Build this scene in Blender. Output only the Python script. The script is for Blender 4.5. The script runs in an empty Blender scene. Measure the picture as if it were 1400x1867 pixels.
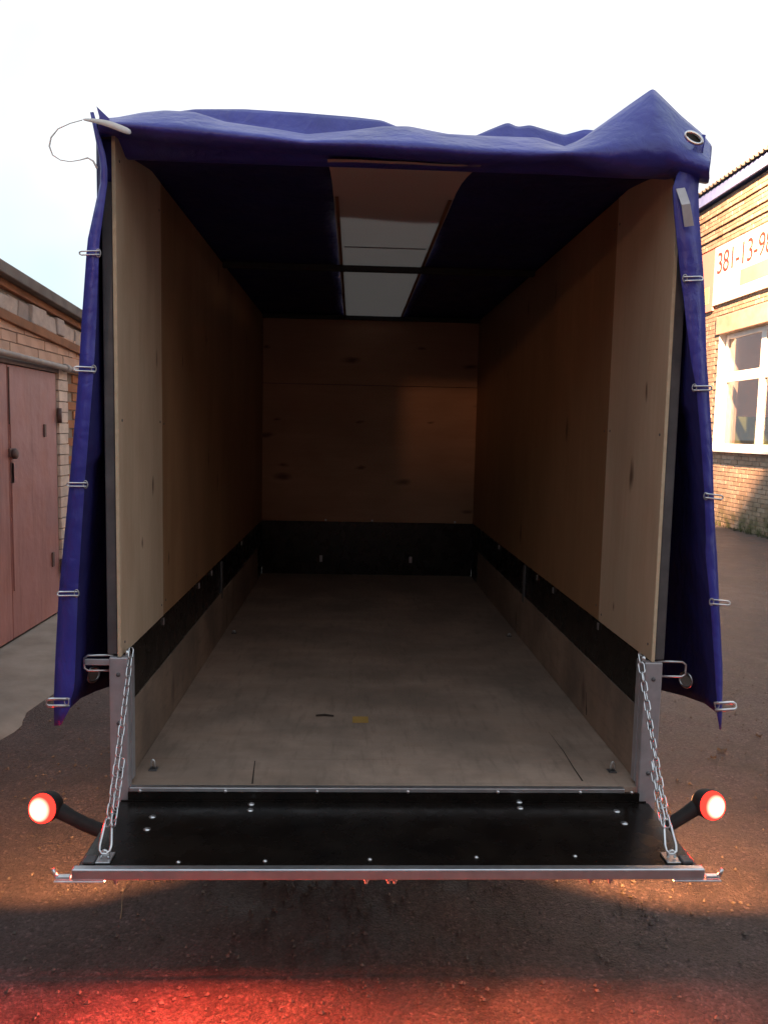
import bpy, math, random
from mathutils import Vector, Matrix
random.seed(7)
scene = bpy.context.scene
C = scene.collection
R = math.radians

# ------------------------------------------------------------------ camera
ZF = 0.58                                   # trailer bed height (m)
CAM = Vector((-0.1135, -2.2006, 1.0204 + ZF))
YAW, PITCH, ROLL, FPX = R(2.299), R(-5.729), R(1.218), 1453.5   # fitted from the trailer's own lines
fw = Vector((math.sin(YAW)*math.cos(PITCH), math.cos(YAW)*math.cos(PITCH), math.sin(PITCH)))
r0 = Vector((math.cos(YAW), -math.sin(YAW), 0)); u0 = r0.cross(fw)
rt = r0*math.cos(ROLL) + u0*math.sin(ROLL); up = u0*math.cos(ROLL) - r0*math.sin(ROLL)
cam_data = bpy.data.cameras.new('camera'); cam = bpy.data.objects.new('camera', cam_data); C.objects.link(cam)
cam.matrix_world = Matrix(((rt.x, up.x, -fw.x, CAM.x), (rt.y, up.y, -fw.y, CAM.y), (rt.z, up.z, -fw.z, CAM.z), (0, 0, 0, 1)))
cam_data.sensor_fit = 'HORIZONTAL'; cam_data.sensor_width = 36.0
cam_data.lens = FPX/1400*36.0
cam_data.clip_start = 0.05; cam_data.clip_end = 3000
scene.camera = cam

# ------------------------------------------------------------------ world, sun, exposure
SUN_AZ, SUN_EL = R(16.0), R(6.3)            # low orange light from behind the camera, a little to the left
w = bpy.data.worlds.new('World'); scene.world = w; w.use_nodes = True
nt = w.node_tree; nt.nodes.clear()
out = nt.nodes.new('ShaderNodeOutputWorld')
sky = nt.nodes.new('ShaderNodeTexSky'); sky.sky_type = 'NISHITA'; sky.sun_disc = False
sky.sun_elevation = SUN_EL; sky.sun_rotation = math.pi + SUN_AZ
b1 = nt.nodes.new('ShaderNodeBackground'); b1.inputs['Strength'].default_value = 0.10
nt.links.new(sky.outputs[0], b1.inputs['Color'])
tc = nt.nodes.new('ShaderNodeTexCoord')
nz = nt.nodes.new('ShaderNodeTexNoise'); nz.inputs['Scale'].default_value = 1.7; nz.inputs['Detail'].default_value = 4
nt.links.new(tc.outputs['Generated'], nz.inputs['Vector'])
cr = nt.nodes.new('ShaderNodeValToRGB')
cr.color_ramp.elements[0].position = 0.45; cr.color_ramp.elements[0].color = (0.66, 0.80, 0.90, 1)
cr.color_ramp.elements[1].position = 0.6; cr.color_ramp.elements[1].color = (1.0, 1.0, 1.0, 1)
nt.links.new(nz.outputs['Fac'], cr.inputs[0])
b2 = nt.nodes.new('ShaderNodeBackground'); b2.inputs['Strength'].default_value = 1.22
nt.links.new(cr.outputs[0], b2.inputs['Color'])
mx = nt.nodes.new('ShaderNodeMixShader'); mx.inputs[0].default_value = 0.85
nt.links.new(b1.outputs[0], mx.inputs[1]); nt.links.new(b2.outputs[0], mx.inputs[2])
nt.links.new(mx.outputs[0], out.inputs[0])

sl = bpy.data.lights.new('sun', 'SUN'); sl.energy = 0.2; sl.angle = R(2.5); sl.color = (1.0, 0.48, 0.22)
so = bpy.data.objects.new('sun', sl); C.objects.link(so)
sdir = Vector((math.sin(SUN_AZ)*math.cos(SUN_EL), math.cos(SUN_AZ)*math.cos(SUN_EL), -math.sin(SUN_EL)))
so.rotation_euler = sdir.to_track_quat('-Z', 'Y').to_euler(); so.location = (-6, -20, 12)

vs = scene.view_settings
vs.view_transform = 'Standard'; vs.look = 'None'; vs.exposure = 0.15; vs.gamma = 1; vs.use_curve_mapping = False

# ------------------------------------------------------------------ photograph pixel (1400 x 1867) -> point on a known plane
def ray(px, py): return fw + rt*((px-700)/FPX) - up*((py-933.5)/FPX)
def onx(px, py, X): d = ray(px, py); return CAM + d*((X-CAM.x)/d.x)
def ony(px, py, Y): d = ray(px, py); return CAM + d*((Y-CAM.y)/d.y)
def onz(px, py, Z): d = ray(px, py); return CAM + d*((Z-CAM.z)/d.z)
def project(p):
    d = Vector(p)-CAM; k = d.dot(fw)
    return (700+FPX*d.dot(rt)/k, 933.5-FPX*d.dot(up)/k)

# ------------------------------------------------------------------ materials
MATS = {}
def principled(name, col, rough=0.6, metal=0.0, spec=0.5, coat=0.0):
    m = bpy.data.materials.new(name); m.use_nodes = True
    b = m.node_tree.nodes['Principled BSDF']
    b.inputs['Base Color'].default_value = (*col, 1); b.inputs['Roughness'].default_value = rough
    b.inputs['Metallic'].default_value = metal; b.inputs['Specular IOR Level'].default_value = spec
    b.inputs['Coat Weight'].default_value = coat
    MATS[name] = m; return m, m.node_tree, b
def node(t, kind, **kw):
    n = t.nodes.new(kind)
    for k, v in kw.items():
        if k in n.inputs: n.inputs[k].default_value = v
        else: setattr(n, k, v)
    return n
def coords(t, scale=(1, 1, 1), rot=(0, 0, 0)):
    tcn = t.nodes.new('ShaderNodeTexCoord'); mp = t.nodes.new('ShaderNodeMapping')
    mp.inputs['Scale'].default_value = scale; mp.inputs['Rotation'].default_value = rot
    t.links.new(tcn.outputs['Object'], mp.inputs['Vector']); return mp.outputs[0]
def ramp(t, fac, stops):
    n = t.nodes.new('ShaderNodeValToRGB'); e = n.color_ramp.elements
    while len(e) < len(stops): e.new(0.5)
    for el, (p, c) in zip(e, stops): el.position = p; el.color = (*c, 1)
    t.links.new(fac, n.inputs[0]); return n.outputs[0]
def mixc(t, fac, a, b, mode='MIX'):
    n = t.nodes.new('ShaderNodeMix'); n.data_type = 'RGBA'; n.blend_type = mode
    for sock, v in ((n.inputs[0], fac), (n.inputs[6], a), (n.inputs[7], b)):
        if isinstance(v, bpy.types.NodeSocket): t.links.new(v, sock)
        else: sock.default_value = v if isinstance(v, (int, float)) else (*v, 1)
    return n.outputs[2]
def bump(t, b, h, strength=0.3, dist=0.01):
    n = t.nodes.new('ShaderNodeBump'); n.inputs['Strength'].default_value = strength; n.inputs['Distance'].default_value = dist
    t.links.new(h, n.inputs['Height']); t.links.new(n.outputs[0], b.inputs['Normal'])
def noise(t, vec, scale, detail=4, rough=0.55, dist=0.0):
    n = node(t, 'ShaderNodeTexNoise'); n.inputs['Scale'].default_value = scale; n.inputs['Detail'].default_value = detail
    n.inputs['Roughness'].default_value = rough; n.inputs['Distortion'].default_value = dist
    t.links.new(vec, n.inputs['Vector']); return n.outputs['Fac']
def varied(name, c1, c2, scale=6, rough=0.7, metal=0.0, bumpk=0.15, bscale=60, spec=0.5, stretch=(1, 1, 1), rr=None):
    m, t, b = principled(name, c1, rough, metal, spec)
    v = coords(t, stretch)
    col = ramp(t, noise(t, v, scale, 6), [(0.32, c1), (0.68, c2)]); t.links.new(col, b.inputs['Base Color'])
    if bumpk: bump(t, b, noise(t, v, bscale, 3), bumpk, 0.004)
    if rr:
        mr = node(t, 'ShaderNodeMapRange'); mr.inputs['To Min'].default_value = rr[0]; mr.inputs['To Max'].default_value = rr[1]
        t.links.new(noise(t, v, scale*1.7, 5), mr.inputs['Value']); t.links.new(mr.outputs[0], b.inputs['Roughness'])
    return m
def plywood(name, c1, c2, knot, grain, rough=0.6, kscale=3.2, kr=0.05, stain=None, thr=0.75, nrm=0, loc=(0, 0, 0)):
    """grain: axis the fibres run along (0 x, 1 y, 2 z)"""
    m, t, b = principled(name, c1, rough, spec=0.35)
    s = [1, 1, 1]; s[grain] = 0.06
    v = coords(t, s)
    g = noise(t, v, 26, 6, 0.6, 1.5)
    cm = tuple((p+q)/2 for p, q in zip(c1, c2))
    col = ramp(t, g, [(0.25, tuple((p+q)/2 for p, q in zip(c1, cm))), (0.75, tuple((p+q)/2 for p, q in zip(c2, cm)))])
    s2 = [1, 1, 1]; s2[grain] = 0.35; s2[nrm] = 0.0
    v2 = coords(t, s2)
    v2.node.inputs['Location'].default_value = loc
    big = noise(t, v2, 2.2, 3)
    col = mixc(t, ramp(t, big, [(0.35, (0, 0, 0)), (0.7, (0.5, 0.5, 0.5))]), col, tuple(x*0.55 for x in c1))
    col = mixc(t, ramp(t, noise(t, v2, 9, 6, 0.7), [(0.45, (0, 0, 0)), (0.75, (0.4, 0.4, 0.4))]), col, (c1[0]*0.75, c1[1]*0.62, c1[2]*0.5))
    vo = node(t, 'ShaderNodeTexVoronoi'); vo.inputs['Scale'].default_value = kscale; vo.inputs['Randomness'].default_value = 1
    wob = node(t, 'ShaderNodeVectorMath', operation='ADD')
    nn = node(t, 'ShaderNodeTexNoise'); nn.inputs['Scale'].default_value = 25; t.links.new(v2, nn.inputs['Vector'])
    sc = node(t, 'ShaderNodeVectorMath', operation='SCALE'); sc.inputs['Scale'].default_value = 0.03
    t.links.new(nn.outputs['Color'], sc.inputs[0]); t.links.new(v2, wob.inputs[0]); t.links.new(sc.outputs[0], wob.inputs[1])
    sx_ = node(t, 'ShaderNodeSeparateXYZ'); t.links.new(wob.outputs[0], sx_.inputs[0])
    cb_ = node(t, 'ShaderNodeCombineXYZ'); ab = [k for k in (0, 1, 2) if k != nrm]
    t.links.new(sx_.outputs[ab[0]], cb_.inputs[0]); t.links.new(sx_.outputs[ab[1]], cb_.inputs[1])
    vo.voronoi_dimensions = '2D'; t.links.new(cb_.outputs[0], vo.inputs['Vector'])
    sep = node(t, 'ShaderNodeSeparateColor'); t.links.new(vo.outputs['Color'], sep.inputs[0])
    dv1 = node(t, 'ShaderNodeMath', operation='MULTIPLY_ADD'); dv1.inputs[1].default_value = 1.1; dv1.inputs[2].default_value = 0.35; t.links.new(sep.outputs[1], dv1.inputs[0])
    dv2 = node(t, 'ShaderNodeMath', operation='DIVIDE'); t.links.new(vo.outputs['Distance'], dv2.inputs[0]); t.links.new(dv1.outputs[0], dv2.inputs[1])
    near = ramp(t, dv2.outputs[0], [(kr*0.35, (1, 1, 1)), (kr*1.6, (0, 0, 0))])
    
    some = node(t, 'ShaderNodeMath', operation='GREATER_THAN'); some.inputs[1].default_value = thr
    t.links.new(sep.outputs[0], some.inputs[0])
    kf = node(t, 'ShaderNodeMath', operation='MULTIPLY'); t.links.new(near, kf.inputs[0]); t.links.new(some.outputs[0], kf.inputs[1])
    kf2 = node(t, 'ShaderNodeMath', operation='MULTIPLY'); t.links.new(kf.outputs[0], kf2.inputs[0]); kf2.inputs[1].default_value = 0.85
    col = mixc(t, kf2.outputs[0], col, knot)
    if stain:
        st = noise(t, coords(t, (1, 1, 1)), 3.0, 7, 0.65)
        col = mixc(t, ramp(t, st, [(0.40, (0, 0, 0)), (0.62, (0.9, 0.9, 0.9))]), col, stain)
        col = mixc(t, ramp(t, noise(t, coords(t, (3, 0.5, 3)), 14, 6, 0.7), [(0.52, (0, 0, 0)), (0.75, (0.5, 0.5, 0.5))]), col, tuple(x*0.6 for x in stain))
    t.links.new(col, b.inputs['Base Color'])
    bump(t, b, g, 0.12, 0.002)
    return m
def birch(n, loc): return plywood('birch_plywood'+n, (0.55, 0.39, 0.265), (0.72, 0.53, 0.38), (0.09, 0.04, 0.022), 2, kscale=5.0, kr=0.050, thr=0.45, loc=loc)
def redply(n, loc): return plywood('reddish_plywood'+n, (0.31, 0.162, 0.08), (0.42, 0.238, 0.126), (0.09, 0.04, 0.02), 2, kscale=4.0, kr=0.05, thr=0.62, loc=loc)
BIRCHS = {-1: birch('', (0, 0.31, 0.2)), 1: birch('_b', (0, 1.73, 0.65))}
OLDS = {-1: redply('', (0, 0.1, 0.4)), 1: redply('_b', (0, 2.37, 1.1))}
FRONTPLY = plywood('front_plywood', (0.37, 0.20, 0.12), (0.49, 0.285, 0.18), (0.10, 0.045, 0.028), 0, kscale=6.0, kr=0.10, thr=0.55, nrm=1)
FLOORPLY = plywood('floor_plywood', (0.40, 0.285, 0.225), (0.52, 0.385, 0.31), (0.10, 0.07, 0.05), 0, 0.55, stain=(0.26, 0.195, 0.158), thr=0.93, nrm=2)
KICKPLY = plywood('kick_plywood', (0.34, 0.235, 0.175), (0.42, 0.30, 0.225), (0.09, 0.05, 0.035), 2, 0.55, stain=(0.17, 0.125, 0.10))
PLYEDGE = varied('plywood_edge', (0.55, 0.42, 0.28), (0.66, 0.52, 0.36), 40, 0.8)
BLACKPLY, t, b = principled('black_film_plywood', (0.010, 0.007, 0.006), 0.2, spec=0.28)
v = coords(t); t.links.new(ramp(t, noise(t, v, 9, 6), [(0.3, (0.005, 0.004, 0.004)), (0.75, (0.014, 0.010, 0.008))]), b.inputs['Base Color'])
t.links.new(ramp(t, noise(t, v, 14, 6), [(0.3, (0.16,)*3), (0.8, (0.42,)*3)]), b.inputs['Roughness'])
bump(t, b, noise(t, v, 220, 2), 0.12, 0.002)
GALV = varied('galvanised_steel', (0.40, 0.385, 0.41), (0.52, 0.50, 0.53), 22, 0.42, 0.45, 0.06, 90, rr=(0.3, 0.55))
ALU = varied('aluminium', (0.62, 0.62, 0.66), (0.74, 0.74, 0.77), 30, 0.32, 0.9, 0.04, 120, rr=(0.25, 0.45))
ZINC = varied('zinc_plate', (0.60, 0.60, 0.62), (0.78, 0.78, 0.80), 60, 0.3, 0.95, 0.0)
DARKSTEEL = varied('dark_steel', (0.10, 0.095, 0.10), (0.16, 0.15, 0.155), 14, 0.55, 0.4)
RUBBER = varied('black_rubber', (0.018, 0.017, 0.017), (0.032, 0.03, 0.03), 25, 0.75)
# tarpaulin
def tarp_mat(name, c1, c2, spec=0.6, rough=0.36):
    m, t, b = principled(name, c1, rough, spec=spec)
    v = coords(t)
    t.links.new(ramp(t, noise(t, v, 5, 5), [(0.3, c1), (0.72, c2)]), b.inputs['Base Color'])
    t.links.new(ramp(t, noise(t, v, 9, 4), [(0.3, (rough-.06,)*3), (0.8, (rough+.1,)*3)]), b.inputs['Roughness'])
    n = t.nodes.new('ShaderNodeTexNoise'); n.inputs['Scale'].default_value = 7; n.inputs['Detail'].default_value = 3
    t.links.new(v, n.inputs['Vector'])
    wv_ = node(t, 'ShaderNodeTexNoise'); wv_.inputs['Scale'].default_value = 420; wv_.inputs['Detail'].default_value = 1; t.links.new(v, wv_.inputs['Vector'])
    cr_ = noise(t, coords(t, (1, 1, 0.45)), 16, 5, 0.6, 1.2)
    a1_ = node(t, 'ShaderNodeMath', operation='MULTIPLY_ADD'); a1_.inputs[1].default_value = 0.28; t.links.new(cr_, a1_.inputs[0]); t.links.new(n.outputs['Fac'], a1_.inputs[2])
    a2_ = node(t, 'ShaderNodeMath', operation='MULTIPLY_ADD'); a2_.inputs[1].default_value = 0.02; t.links.new(wv_.outputs['Fac'], a2_.inputs[0]); t.links.new(a1_.outputs[0], a2_.inputs[2])
    bump(t, b, a2_.outputs[0], 0.6, 0.035)
    return m
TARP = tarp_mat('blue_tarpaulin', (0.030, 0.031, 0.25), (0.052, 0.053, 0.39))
TARPIN = tarp_mat('dark_navy_tarpaulin', (0.016, 0.015, 0.09), (0.024, 0.022, 0.125), 0.2, 0.6)  # darker tarpaulin colour for the roof, front and inner curtain sheets
SKYL = bpy.data.materials.new('translucent_white_pvc'); SKYL.use_nodes = True
t = SKYL.node_tree; t.nodes.remove(t.nodes['Principled BSDF'])
df = node(t, 'ShaderNodeBsdfDiffuse'); df.inputs[0].default_value = (0.78, 0.66, 0.60, 1)
tr = node(t, 'ShaderNodeBsdfTranslucent')
t.links.new(ramp(t, noise(t, coords(t, (1, 6, 1)), 9, 4), [(0.3, (0.125, 0.112, 0.102)), (0.7, (0.15, 0.136, 0.124))]), tr.inputs[0])
ms = node(t, 'ShaderNodeMixShader'); ms.inputs[0].default_value = 0.40
t.links.new(df.outputs[0], ms.inputs[1]); t.links.new(tr.outputs[0], ms.inputs[2])
t.links.new(ms.outputs[0], t.nodes['Material Output'].inputs[0])
WHITEWEB = varied('white_webbing', (0.72, 0.71, 0.70), (0.80, 0.79, 0.78), 60, 0.7)
# asphalt
ASPH, t, b = principled('wet_asphalt', (0.07, 0.06, 0.055), 0.6, spec=0.4)
v = coords(t)
fine = noise(t, v, 55, 8, 0.8); mid = noise(t, v, 5.0, 8, 0.65); big = noise(t, v, 0.8, 5, 0.6)
col = ramp(t, fine, [(0.30, (0.070, 0.050, 0.046)), (0.52, (0.155, 0.112, 0.110)), (0.74, (0.38, 0.285, 0.275))])
col = mixc(t, ramp(t, mid, [(0.40, (0, 0, 0)), (0.62, (0.85, 0.85, 0.85))]), col, (0.060, 0.043, 0.040))
col = mixc(t, ramp(t, big, [(0.40, (0, 0, 0)), (0.66, (0.55, 0.55, 0.55))]), col, (0.205, 0.152, 0.142))
ag = node(t, 'ShaderNodeTexVoronoi'); ag.inputs['Scale'].default_value = 120; t.links.new(v, ag.inputs['Vector'])
ags = node(t, 'ShaderNodeSeparateColor'); t.links.new(ag.outputs['Color'], ags.inputs[0])
col = mixc(t, 1.0, col, ramp(t, ags.outputs[0], [(0.0, (0.62,)*3), (0.6, (0.92,)*3), (0.94, (1.1,)*3), (1.0, (1.7,)*3)]), 'MULTIPLY')
t.links.new(col, b.inputs['Base Color'])
t.links.new(ramp(t, mid, [(0.35, (0.60,)*3), (0.65, (0.30,)*3)]), b.inputs['Roughness'])
ad0 = node(t, 'ShaderNodeMath', operation='ADD'); t.links.new(fine, ad0.inputs[0]); t.links.new(mid, ad0.inputs[1])
ad = node(t, 'ShaderNodeMath', operation='MULTIPLY_ADD'); ad.inputs[1].default_value = -0.35; t.links.new(ag.outputs['Distance'], ad.inputs[0]); t.links.new(ad0.outputs[0], ad.inputs[2])
bump(t, b, ad.outputs[0], 0.9, 0.03)
CONC = varied('pale_concrete', (0.20, 0.175, 0.15), (0.33, 0.29, 0.25), 3.5, 0.85, 0, 0.4, 40)
STONE = varied('grit_stone', (0.07, 0.058, 0.05), (0.22, 0.18, 0.155), 14, 0.8)
def brick_mat(name, c1, c2, c3, moss=False):
    m, t, b = principled(name, c1, 0.85, spec=0.25)
    oi = node(t, 'ShaderNodeObjectInfo'); ge = node(t, 'ShaderNodeNewGeometry')
    rnd = node(t, 'ShaderNodeMath', operation='ADD'); t.links.new(oi.outputs['Random'], rnd.inputs[0]); t.links.new(ge.outputs['Random Per Island'], rnd.inputs[1])
    fr = node(t, 'ShaderNodeMath', operation='FRACT'); t.links.new(rnd.outputs[0], fr.inputs[0])
    col = ramp(t, fr.outputs[0], [(0.0, c1), (0.5, c2), (1.0, c3)])
    geo = node(t, 'ShaderNodeMapping'); t.links.new(ge.outputs['Position'], geo.inputs[0])
    n1 = noise(t, geo.outputs[0], 9, 6, 0.65)
    col = mixc(t, ramp(t, n1, [(0.4, (0, 0, 0)), (0.75, (0.6, 0.6, 0.6))]), col, tuple(x*0.5 for x in c1))
    if moss:
        sp = node(t, 'ShaderNodeSeparateXYZ'); t.links.new(ge.outputs['Position'], sp.inputs[0])
        mr = node(t, 'ShaderNodeMapRange'); mr.inputs['From Min'].default_value = 0.75; mr.inputs['From Max'].default_value = 0.1
        t.links.new(sp.outputs['Z'], mr.inputs['Value'])
        n2 = noise(t, geo.outputs[0], 3.5, 5, 0.6)
        mm = node(t, 'ShaderNodeMath', operation='MULTIPLY'); t.links.new(mr.outputs[0], mm.inputs[0]); t.links.new(ramp(t, n2, [(0.35, (0, 0, 0)), (0.6, (1, 1, 1))]), mm.inputs[1])
        col = mixc(t, mm.outputs[0], col, (0.085, 0.085, 0.035))
    t.links.new(col, b.inputs['Base Color'])
    bump(t, b, noise(t, geo.outputs[0], 60, 4), 0.4, 0.006)
    return m
BRICK = brick_mat('silicate_brick', (0.34, 0.24, 0.175), (0.42, 0.31, 0.23), (0.48, 0.37, 0.29), True)
MORTAR = varied('mortar', (0.20, 0.165, 0.135), (0.29, 0.245, 0.20), 12, 0.95, 0, 0.3, 90)
ORANGEBRICK = brick_mat('orange_brick', (0.38, 0.17, 0.085), (0.45, 0.21, 0.11), (0.34, 0.15, 0.08))
WHITEBRICK = brick_mat('whitewashed_brick', (0.62, 0.52, 0.46), (0.70, 0.60, 0.53), (0.58, 0.48, 0.43))
BLOCKM = brick_mat('limewashed_block', (0.42, 0.36, 0.33), (0.50, 0.43, 0.39), (0.36, 0.31, 0.29))
PLASTER = varied('pink_plaster', (0.42, 0.27, 0.20), (0.54, 0.36, 0.28), 5, 0.9, 0, 0.3, 50)
LINTELM = varied('rusty_lintel', (0.16, 0.07, 0.035), (0.26, 0.115, 0.055), 7, 0.85, 0, 0.3, 60)
ROOFM = varied('weathered_roof', (0.10, 0.085, 0.08), (0.17, 0.15, 0.14), 6, 0.85, 0, 0.4, 40)
SLATE = varied('asbestos_slate', (0.10, 0.10, 0.095), (0.17, 0.165, 0.155), 10, 0.9, 0, 0.3, 60)
FASCIA = varied('blue_grey_fascia', (0.16, 0.22, 0.48), (0.21, 0.28, 0.56), 8, 0.6)
SIGNW = varied('white_sign_vinyl', (0.78, 0.76, 0.70), (0.82, 0.80, 0.75), 2, 0.5, bumpk=0.02)
SIGNY = varied('yellow_sign_vinyl', (0.70, 0.62, 0.20), (0.76, 0.68, 0.26), 2, 0.5, bumpk=0.02)
SIGNP = varied('pink_sign_vinyl', (0.66, 0.27, 0.21), (0.72, 0.31, 0.25), 2, 0.5, bumpk=0.02)
SIGNR, _, _ = principled('red_lettering', (0.30, 0.035, 0.02), 0.5)
WHITEPAINT = varied('white_window_paint', (0.70, 0.68, 0.66), (0.80, 0.78, 0.76), 9, 0.4, bumpk=0.05)
GLASS = bpy.data.materials.new('window_glass'); GLASS.use_nodes = True
t = GLASS.node_tree; t.nodes.remove(t.nodes['Principled BSDF'])
gl = node(t, 'ShaderNodeBsdfGlossy'); gl.inputs['Roughness'].default_value = 0.02
tp = node(t, 'ShaderNodeBsdfTransparent'); tp.inputs[0].default_value = (0.8, 0.8, 0.8, 1)
lw_ = node(t, 'ShaderNodeLayerWeight'); lw_.inputs[0].default_value = 0.5
pw_ = node(t, 'ShaderNodeMath', operation='POWER'); pw_.inputs[1].default_value = 4.0; t.links.new(lw_.outputs['Facing'], pw_.inputs[0])
ma_ = node(t, 'ShaderNodeMath', operation='MULTIPLY_ADD'); ma_.inputs[1].default_value = 0.9; ma_.inputs[2].default_value = 0.05; t.links.new(pw_.outputs[0], ma_.inputs[0])
ms = node(t, 'ShaderNodeMixShader'); t.links.new(ma_.outputs[0], ms.inputs[0]); t.links.new(tp.outputs[0], ms.inputs[1]); t.links.new(gl.outputs[0], ms.inputs[2])
t.links.new(ms.outputs[0], t.nodes['Material Output'].inputs[0])
ROOMM = varied('room_wall', (0.62, 0.44, 0.35), (0.70, 0.51, 0.41), 3, 0.9)
GREENM = varied('green_cabinet', (0.16, 0.20, 0.07), (0.22, 0.26, 0.10), 4, 0.7)
DOORM, t, b = principled('mauve_door_paint', (0.26, 0.12, 0.125), 0.5)
v = coords(t)
c_ = ramp(t, noise(t, coords(t, (1, 1, 0.5)), 2.6, 6), [(0.3, (0.27, 0.135, 0.14)), (0.7, (0.37, 0.185, 0.18))])
c_ = mixc(t, ramp(t, noise(t, v, 3.4, 7, 0.65), [(0.5, (0, 0, 0)), (0.78, (0.6, 0.6, 0.6))]), c_, (0.33, 0.12, 0.08))
c_ = mixc(t, ramp(t, noise(t, coords(t, (6, 6, 0.5)), 2.2, 6, 0.7), [(0.52, (0, 0, 0)), (0.72, (0.55, 0.55, 0.55))]), c_, (0.16, 0.07, 0.065))
t.links.new(c_, b.inputs['Base Color']); bump(t, b, noise(t, v, 4, 4), 0.45, 0.03)
HINGEM = varied('dark_painted_iron', (0.06, 0.035, 0.035), (0.11, 0.065, 0.06), 20, 0.6)
PIPEM = varied('grey_pipe_paint', (0.22, 0.20, 0.195), (0.32, 0.29, 0.28), 10, 0.6)
PAPERM = varied('yellow_paper', (0.42, 0.24, 0.06), (0.50, 0.30, 0.09), 20, 0.8)
TWIGM = varied('dark_twig', (0.03, 0.02, 0.015), (0.06, 0.04, 0.03), 40, 0.85)
STRAWM = varied('dry_straw', (0.28, 0.20, 0.13), (0.36, 0.27, 0.18), 40, 0.8)
LEAFM = varied('dead_leaf', (0.06, 0.035, 0.02), (0.11, 0.065, 0.035), 30, 0.8)
WEEDM = varied('weed_green', (0.035, 0.045, 0.015), (0.075, 0.085, 0.03), 6, 0.8, bumpk=0)
POLEM = varied('grey_pole', (0.25, 0.25, 0.26), (0.33, 0.33, 0.34), 8, 0.5, 0.5)
def emis(name, col, strength):
    m = bpy.data.materials.new(name); m.use_nodes = True; t = m.node_tree
    t.nodes.remove(t.nodes['Principled BSDF'])
    e = node(t, 'ShaderNodeEmission'); e.inputs[0].default_value = (*col, 1); e.inputs[1].default_value = strength
    t.links.new(e.outputs[0], t.nodes['Material Output'].inputs[0]); MATS[name] = m; return m
REDTAIL = emis('lit_red_lens', (1.0, 0.055, 0.035), 2100)
REDTAIL2 = emis('lit_dull_red_lens', (1.0, 0.11, 0.05), 420)
AMBERTAIL = emis('lit_amber_lens', (1.0, 0.30, 0.09), 620)
PANEGLOW = emis('lit_pane_glow', (1.0, 0.55, 0.32), 30)  # added emitter, gives the window panes their warm glow
SODIUM = emis('lit_sodium_glass', (1.0, 0.55, 0.22), 40)
FRONTLENS = emis('lit_white_marker_lens', (1.0, 0.45, 0.16), 3)
# red marker lens: hot filament behind a red dome, hottest in the middle
REDMARK = bpy.data.materials.new('lit_red_marker_lens'); REDMARK.use_nodes = True
t = REDMARK.node_tree; t.nodes.remove(t.nodes['Principled BSDF'])
tcn = node(t, 'ShaderNodeTexCoord'); ln = node(t, 'ShaderNodeVectorMath', operation='LENGTH'); sp_ = node(t, 'ShaderNodeVectorMath', operation='MULTIPLY')
sp_.inputs[1].default_value = (1, 1, 0)
t.links.new(tcn.outputs['Object'], sp_.inputs[0]); t.links.new(sp_.outputs[0], ln.inputs[0])
mr = node(t, 'ShaderNodeMapRange'); mr.inputs['From Min'].default_value = 0.018; mr.inputs['From Max'].default_value = 0.036
t.links.new(ln.outputs['Value'], mr.inputs['Value'])
e1 = node(t, 'ShaderNodeEmission'); e1.inputs[0].default_value = (1, 0.012, 0.008, 1); e1.inputs[1].default_value = 210
e2 = node(t, 'ShaderNodeEmission'); e2.inputs[0].default_value = (1, 0.03, 0.02, 1); e2.inputs[1].default_value = 3.0
ms = node(t, 'ShaderNodeMixShader'); t.links.new(mr.outputs[0], ms.inputs[0]); t.links.new(e1.outputs[0], ms.inputs[1]); t.links.new(e2.outputs[0], ms.inputs[2])
t.links.new(ms.outputs[0], t.nodes['Material Output'].inputs[0])

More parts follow.
